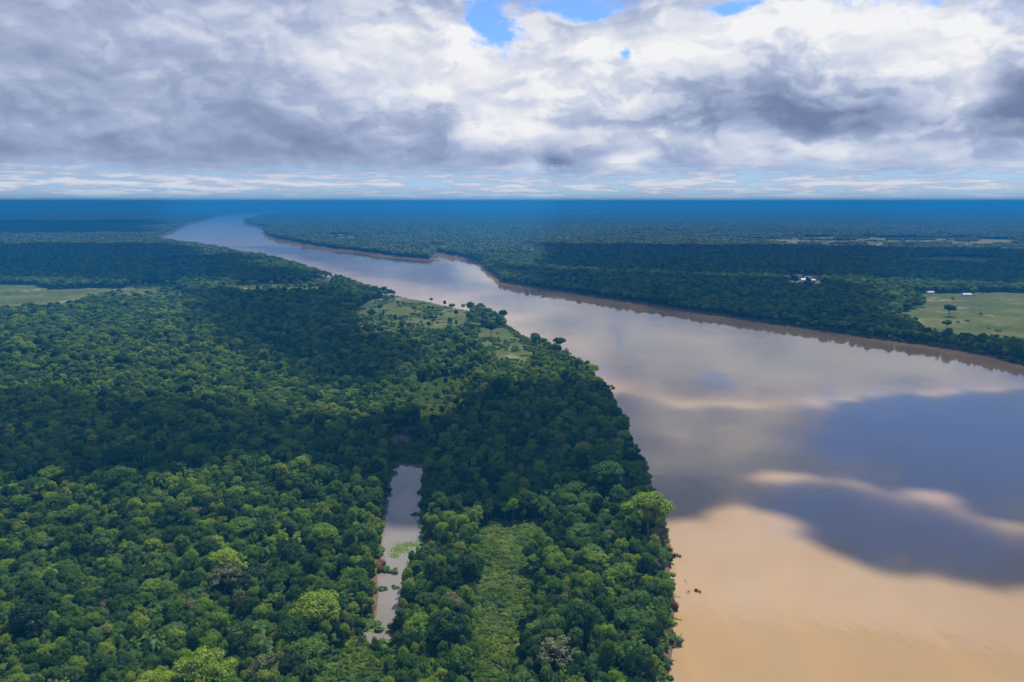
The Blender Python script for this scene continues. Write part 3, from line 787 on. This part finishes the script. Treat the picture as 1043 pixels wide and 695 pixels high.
for rc in recs:
    words = rc['lab'].split()
    name = 'palm_tree' if rc['kind'] == 'palm' else 'rainforest_tree'
    if rc['pr'] not in protos:
        root = empty(name, (0, 0, 0)); c = link('crown', PROTO[rc['pr']]['crown'], root); t = link('trunk', PROTO[rc['pr']]['trunk'], root)
        protos[rc['pr']] = (root, c, t)
    else:
        r0, c0, t0 = protos[rc['pr']]
        root = r0.copy(); C.objects.link(root)
        c = c0.copy(); C.objects.link(c); c.parent = root
        t = t0.copy(); C.objects.link(t); t.parent = root
    root.location = (rc['x'], rc['y'], rc['z']); root.rotation_euler = (random.uniform(-.05, .05), random.uniform(-.05, .05), random.uniform(0, 6.28))
    root.scale = (rc['s'], rc['s'] * random.uniform(.88, 1.12), rc['h'])
    c.color = (rc['col'], 0, 0, 1)
    tag(root, rc['lab'], 'palm' if name == 'palm_tree' else 'tree', 'palms in the rainforest canopy' if name == 'palm_tree' else 'trees of the rainforest canopy')

# ------------------------------------------------------------------ shrubs standing in the lagoon
def water_shrub(px, py, s, h, m, lab, seed):
    x, y = ground(px, py)
    root = empty('flooded_shrub', (x, y, -.4), seed)
    g = shrub(seed, 8, 1.5, 1.1, .15); f = link('foliage', g.mesh('foliage', [m]), root); f.color = (.35 if m is M_LEAF else .3, .0, 0, 1)
    st = Geo(); rng = np.random.default_rng(seed)
    for k in range(5): tube(st, (rng.normal(0, .2), rng.normal(0, .2), -1.0), (rng.normal(0, .8), rng.normal(0, .8), 1.0), .07, .04, 5)
    link('stem', st.mesh('stem', [M_DEAD]), root)
    root.scale = (s, s, h)
    tag(root, lab, 'shrub', 'shrubs standing in the lagoon')
for k, a in enumerate([
    (390, 581, 1.6, 1.2, M_LEAF, 'dark round bush in the lagoon against its left shore'),
    (389, 599, 1.3, .8, M_LEAF, 'small flat dark bush in the narrow channel of the lagoon'),
    (401, 583, 1.3, 1.0, M_SCRUB, 'pale green bush at the right shore where the lagoon narrows'),
    (403, 599, .9, .6, M_LEAF, 'tiny dark bush by the right shore of the narrow channel'),
    (379, 638, 2.3, 1.3, M_SCRUB, 'wide green bush on the left shore near the end of the lagoon'),
    (381, 660, 2.4, 1.2, M_SCRUB, 'broad low green bush closing the near end of the lagoon'),
    (423, 524, .9, .8, M_LEAF, 'small dark bush in the water under the right shore of the lagoon'),
    (410, 462, 3.6, 1.2, M_LEAF, 'large dark green island of bushes at the far end of the lagoon'),
    (400, 466, 1.7, 1.3, M_LEAF, 'dark bush at the far left corner of the lagoon')]): water_shrub(*a, 600 + k)

# floating plants: many small leaf pads
rng = np.random.default_rng(5)
g = Geo()
for (cx, cy, rx, ry, n) in [(418, 555, 14, 2.2, 520), (408, 560, 9, 3, 420), (402, 566, 5, 3, 160), (380, 642, 9, 2.0, 220), (430, 551, 6, 3, 140), (408, 473, 8, 1.2, 160), (395, 654, 6, 2.5, 160)]:
    a = rng.normal(0, .55, (n, 2)); pts = []
    for u, v in a:
        X0, Y0 = ground(cx + u * rx, cy + v * ry); pts.append((X0, Y0, .06 + rng.uniform(0, .16)))
    leaves(g, rng, np.array(pts), np.tile([0, 0, 1.0], (n, 1)), .34, jit=.14)
o = link('floating_plants', g.mesh('floating_plants', [M_SCRUB])); o.color = (.45, .3, 0, 1); tag(o, kind='stuff')

# ------------------------------------------------------------------ snags and branches in the river
def snag(px, py, L, lab, seed, leafy=False):
    x, y = ground(px, py); rng = np.random.default_rng(seed)
    root = empty('driftwood', (x, y, 0), rng.uniform(0, 6.28))
    g = Geo(); p = np.array([-L * .5, 0, -.25]); d = np.array([1, .1, .12])
    for k in range(4):
        q = p + d * L * .27; tube(g, p, q, .26 - .045 * k, .21 - .045 * k, 7)
        for s in range(2):
            e = q + np.array([rng.uniform(-.1, .4) * L * .4, rng.choice([-1, 1]) * L * rng.uniform(.12, .3), rng.uniform(.1, .45) * L * .4]); tube(g, q, e, .10, .03, 5)
            tube(g, (q + e) / 2, (q + e) / 2 + np.array([rng.normal(0, .12) * L, rng.normal(0, .12) * L, L * .1]), .05, .02, 4)
        p = q; d = d + rng.normal(0, .16, 3); d[2] = abs(d[2]) * .6
    link('branch', g.mesh('branch', [M_DEAD]), root)
    if leafy:
        h = Geo()
        for k in range(3): lobe(h, rng, np.array([rng.normal(0, L * .2), rng.normal(0, L * .12), .3]), rng.uniform(.5, .9), 60, .14)
        f = link('foliage', h.mesh('foliage', [M_RUST]), root); f.color = (.2, .5, 0, 1)
    tag(root, lab, 'driftwood', 'driftwood along the river bank')
for k, a in enumerate([
    (691.5, 567, 4.5, 'dark tangle of branches in the river just below the big bank tree', True),
    (711, 603, 4.0, 'dark round snag standing alone farthest out in the muddy river', True),
    (701, 604, 3.0, 'thin snag in the water between the bank and the lone dark snag', False),
    (690, 608, 4.0, 'short branch in the shallows level with the lone dark snag', False),
    (688, 622, 4.0, 'bare bough resting on the muddy bank in the lower half', False),
    (690, 631, 5.5, 'long fallen branch reaching out from the bank into the river', False),
    (688, 650, 4.5, 'pale broken branch lying off the bank near the bottom', False),
    (694, 653, 3.0, 'small floating stick farther out near the bottom', False),
    (683, 672, 4.5, 'dead branch sticking out of the bank near the bottom edge', False),
    (682, 661, 4.0, 'leafy dead branch hanging over the lower bank', True),
    (699, 593, 2.4, 'tiny twig floating off the bank above the lone dark snag', False)]): snag(*a[:4], 700 + k, a[4])

# ------------------------------------------------------------------ buildings
def box(g, x0, x1, y0, y1, z0, z1, m=0):
    v = [(x, y, z) for z in (z0, z1) for x, y in ((x0, y0), (x1, y0), (x1, y1), (x0, y1))]
    g.add(v, [[0, 3, 2, 1], [4, 5, 6, 7], [0, 1, 5, 4], [1, 2, 6, 5], [2, 3, 7, 6], [3, 0, 4, 7]], m=m)
def house(px, py, w, d, h, rz, roof, lab, grp):
    x, y = ground(px, py, 2.5); root = empty('farm_house', (x, y, 2.3), rz)
    g = Geo(); box(g, -w / 2, w / 2, -d / 2, d / 2, -1, h); link('wall', g.mesh('wall', [M_WALL]), root)
    g = Geo(); e = .7; rh = d * .26
    v = [(-w / 2 - e, -d / 2 - e, h - .1), (w / 2 + e, -d / 2 - e, h - .1), (w / 2 + e, 0, h + rh), (-w / 2 - e, 0, h + rh), (-w / 2 - e, d / 2 + e, h - .1), (w / 2 + e, d / 2 + e, h - .1)]
    g.add(v + [(a, b, c + .18) for a, b, c in v], [[0, 3, 2, 1], [3, 4, 5, 2], [6, 7, 8, 9], [9, 8, 11, 10], [0, 1, 7, 6], [4, 10, 11, 5], [1, 2, 8, 7], [2, 5, 11, 8], [3, 0, 6, 9], [4, 3, 9, 10]])
    link('roof', g.mesh('roof', [roof]), root)
    g = Geo(); g.add([(-w / 2, -d / 2, h), (-w / 2, d / 2, h), (-w / 2, 0, h + rh - .3), (w / 2, -d / 2, h), (w / 2, d / 2, h), (w / 2, 0, h + rh - .3)], t=[[0, 2, 1], [3, 4, 5]])
    link('gable', g.mesh('gable', [M_WALL]), root)
    g = Geo(); box(g, -.6, .6, -d / 2 - .06, -d / 2 + .1, 0, 2.2); link('door', g.mesh('door', [M_DOOR]), root)
    for sx in (-.3, .3):
        g = Geo(); box(g, w * sx - .7, w * sx + .7, -d / 2 - .05, -d / 2 + .1, 1.0, 2.2); link('window', g.mesh('window', [M_DOOR]), root)
    tag(root, lab, 'house', grp)
G1 = 'houses of the village across the river'
for a in [(801, 283.5, 12, 8, 3.4, .2, M_ROOF, 'pale roofed house at the left end of the village across the river'),
          (808, 285, 10, 7, 3.2, -.3, M_ROOF2, 'clay roofed house second from the left in the village across the river'),
          (813, 282.5, 14, 8, 3.4, .1, M_ROOF, 'long pale house at the back of the village across the river'),
          (819, 287, 16, 10, 4.5, .25, M_ROOF, 'large white roofed building in the middle of the village across the river'),
          (823, 284.5, 14, 9, 4.0, -.1, M_ROOF, 'white building right of the large one in the village across the river'),
          (827, 287, 12, 8, 3.4, .4, M_ROOF, 'pale house at the near right corner of the village across the river'),
          (830, 283, 10, 7, 3.2, 0, M_ROOF2, 'clay roofed house at the right end of the village across the river')]: house(*a, G1)
for a in [(984, 302, 14, 8, 3.5, .1, M_ROOF, 'white farmhouse alone on the back edge of the grass field'),
          (947, 299.5, 12, 7, 3.2, .3, M_ROOF, 'small pale farmhouse among trees left of the grass field')]: house(*a, 'farmhouses beside the far grass field')
G2 = 'houses of the far riverside settlement'
nmz = ['leftmost', 'second', 'third', 'fourth', 'fifth', 'rightmost']
for k in range(6): house(337 + k * 5.2, 241 + (k % 2) * .8, 20, 12, 5, .1 * k - .2, M_ROOF, ('%s pale house in the row of the far settlement' % nmz[k]) if k in (0, 5) else '%s pale house from the left in the row of the far settlement' % nmz[k], G2)
house(304, 244.3, 18, 11, 5, .2, M_ROOF, 'pale house near the far bank left of the settlement row', G2)
house(319, 244.8, 18, 11, 5, -.1, M_ROOF, 'pale house near the far bank closer to the settlement row', G2)

# ------------------------------------------------------------------ hills on the horizon
def hills(px0, px1, D, prof, depth, seed):
    """a low ridge: prof gives heights in metres along it"""
    n, m = 600, 14
    a0 = math.atan((px0 - W_PX / 2) / F_PX * 1.0); a1 = math.atan((px1 - W_PX / 2) / F_PX)
    u = np.linspace(0, 1, n); v = np.linspace(-1, 1, m)
    U, Vv = np.meshgrid(u, v, indexing='ij')
    A = a0 + (a1 - a0) * U; R = D + Vv * depth
    pr = np.interp(U, np.linspace(0, 1, len(prof)), prof)
    nz = 1 + .02 * (fbm(U * 100, Vv * 10, 9, seed) - .5) * 2
    Zh = pr * nz * np.clip(1 - Vv ** 2, 0, 1) ** .8 - 3 * (np.abs(Vv) > .95)
    verts = np.stack([R * np.sin(A), R * np.cos(A), Zh], -1).reshape(-1, 3)
    i, j = np.meshgrid(np.arange(n - 1), np.arange(m - 1), indexing='ij')
    q = np.stack([i * m + j, (i + 1) * m + j, (i + 1) * m + j + 1, i * m + j + 1], -1).reshape(-1, 4)
    tag(link('hills', mesh_np('hills', verts, q, None, [M_HILL], None, True)), kind='structure')
# one low range whose crest just clears the horizon, with a few wooded summits, sinking away to the right
cols = np.arange(-140, 860, 5.0); crest = np.interp(cols, [-140, 560, 860], [138, 132, 0])
for c, w, hgt in [(-60, 30, 26), (22, 22, 20), (30, 6, 22), (48, 9, 33), (64, 8, 28), (118, 8, 30), (108, 16, 18), (205, 16, 24), (232, 14, 32), (258, 16, 30), (285, 12, 24),
                  (322, 9, 26), (336, 6, 34), (352, 9, 20), (410, 14, 20), (440, 10, 24), (462, 12, 30), (500, 18, 28), (585, 14, 22), (625, 16, 20)]:
    crest = crest + hgt * np.exp(-((cols - c) / w) ** 2) * 1.15
crest = crest + 12
crest = np.minimum(crest, 178 + (crest - 178) * .1)
hills(-140, 860, 17500, list(crest), 1500, 3)

# ------------------------------------------------------------------ haze
g = Geo(); box(g, -63000, 63000, -63000, 63000, -4.0, 181.5)
m, nt, o_ = mat('haze_air')
pv = nt.nodes.new('ShaderNodeVolumePrincipled'); pv.inputs['Density'].default_value = 0.00020; pv.inputs['Color'].default_value = (.03, .34, .80, 1)
pv.inputs['Anisotropy'].default_value = 0.0
nt.links.new(pv.outputs[0], o_.inputs['Volume'])
tag(link('haze', g.mesh('haze', [m])), kind='stuff')

# ------------------------------------------------------------------ clouds overhead that cast the shadows
CLOUD_Z = 2000.0
off = Vector((SUN_DIR.x, SUN_DIR.y)) / SUN_DIR.z * (CLOUD_Z + 30)
m, nt, o_ = mat('cloud_vapour')
sv = nt.nodes.new('ShaderNodeVolumePrincipled'); sv.inputs['Density'].default_value = .10; sv.inputs['Color'].default_value = (.97, .98, 1, 1); sv.inputs['Anisotropy'].default_value = .3
nt.links.new(sv.outputs[0], o_.inputs['Volume'])
M_CLOUD = m
def cloud(poly, z, step, soft, seed, thick=300, gaps=(), amp=None, cz=2000.0, thin=()):
    off = Vector((SUN_DIR.x, SUN_DIR.y)) / SUN_DIR.z * (cz + thick * .3)
    """a flat-based bank of vapour: its thickness tapers to nothing at the edge"""
    pg = np.array([ground(a, b, z) for a, b in poly]); x0, y0 = pg.min(0) - soft * 1.5; x1, y1 = pg.max(0) + soft * 1.5
    xs = np.arange(x0, x1, step); ys = np.arange(y0, y1, step); X, Y = np.meshgrid(xs, ys, indexing='ij')
    d = -sdist(pg, X, Y) + (fbm(X, Y, soft * (2.6 if amp is None else 6), seed) - .5) * (amp or soft * 1.6) + (fbm(X, Y, soft * (.6 if amp is None else 1.6), seed + 5) - .5) * (soft * .5 if amp is None else amp * .55)
    t = np.clip(d / soft, 0, 1) ** .8
    t *= .55 + .9 * np.clip(fbm(X, Y, soft * 4, seed + 9), 0, .8)
    for gp in gaps:
        q = np.array([ground(a, b, 0) for a, b in gp]); gd = sdist(q, X, Y) + (fbm(X, Y, 30, seed + 3) - .5) * 30
        t *= np.clip((gd + 6) / 22, 0, 1)
    for tp, fac in thin:
        q = np.array([ground(a, b, 0) for a, b in tp]); t *= 1 - (1 - fac) * np.clip(.5 - sdist(q, X, Y) / 90 + (fbm(X, Y, 90, seed + 2) - .5), 0, 1)
    n, k = X.shape
    up = thick * t * (.75 + .5 * fbm(X, Y, 60, seed + 4)); lo = -10 * t * (.5 + vnoise(X, Y, 70, seed))
    XX, YY = X + off.x, Y + off.y
    va = np.stack([XX, YY, cz + up], -1).reshape(-1, 3); vb = np.stack([XX, YY, cz + lo - .5], -1).reshape(-1, 3)
    on = (t > .003)
    cellon = on[:-1, :-1] | on[1:, :-1] | on[1:, 1:] | on[:-1, 1:]
    I, J = np.nonzero(cellon); a = I * k + J
    q1 = np.stack([a, a + k, a + k + 1, a + 1], -1); nvv = n * k
    q2 = q1[:, ::-1] + nvv
    # rim between top and base
    ed = {}
    for c0, c1 in ((0, 1), (1, 2), (2, 3), (3, 0)):
        for s, t_ in zip(q1[:, c0], q1[:, c1]): ed[(int(s), int(t_))] = 1
    rim = [[t_, s, s + nvv, t_ + nvv] for (s, t_) in ed if (t_, s) not in ed]
    q = np.concatenate([q1, q2] + ([np.array(rim)] if rim else []))
    used = np.unique(q); re = np.zeros(2 * nvv, int); re[used] = np.arange(len(used))
    me = mesh_np('cloud', np.concatenate([va, vb])[used], re[q], None, [M_CLOUD])
    tag(link('cloud', me), kind='stuff')
cloud([(-300, 412), (0, 412), (120, 418), (240, 430), (330, 446), (430, 428), (520, 408), (640, 398), (700, 415), (800, 412), (900, 396), (1043, 392), (1300, 420),
       (1300, 660), (1043, 603), (960, 580), (920, 582), (880, 572), (820, 552), (775, 517), (735, 510), (690, 520), (600, 510), (520, 524),
       (440, 530), (390, 530), (340, 512), (250, 488), (180, 505), (100, 515), (0, 512), (-300, 520)], 4.0, 6.0, 13, 11, 36, amp=50, cz=1100.0, thin=[([(-300, 395), (330, 410), (340, 470), (250, 480), (120, 500), (-300, 500)], .30), ([(600, 385), (860, 385), (850, 470), (760, 488), (640, 480)], .28)],
      gaps=[[(742, 489), (790, 485), (850, 489), (910, 500), (900, 505), (840, 496), (760, 495)],
            [(892, 505), (925, 500), (975, 505), (968, 516), (920, 518), (900, 512)], [(990, 530), (1060, 534), (1060, 548), (1010, 543)]])
cloud([(-300, 250), (0, 250), (160, 250), (250, 268), (330, 285), (300, 288), (200, 288), (100, 290), (0, 287), (-300, 280)], 8, 26, 90, 23, 44)
cloud([(190, 298), (350, 296), (365, 335), (430, 372), (400, 405), (280, 398), (200, 345)], 8, 12, 50, 31, 12)
cloud([(540, 250), (800, 252), (1043, 256), (1400, 260), (1400, 300), (1000, 293), (850, 284), (700, 280), (540, 273)], 8, 26, 90, 43, 34)
cloud([(640, 400), (560, 352), (480, 300), (360, 280), (290, 262), (240, 252), (300, 250), (360, 258), (440, 266), (500, 286), (560, 292), (700, 310), (850, 333), (1043, 366), (1300, 440), (1300, 500), (1043, 400), (800, 420)], 0, 14, 60, 51, 3)
cloud([(-600, 226), (170, 226), (150, 240), (-600, 242)], 0, 40, 260, 61, 40)
cloud([(470, 258), (520, 274), (700, 282), (850, 288), (905, 300), (900, 322), (940, 332), (1043, 348), (1043, 362), (960, 350), (850, 333), (700, 313), (600, 299), (545, 291), (500, 276)], 8, 12, 45, 83, 20)
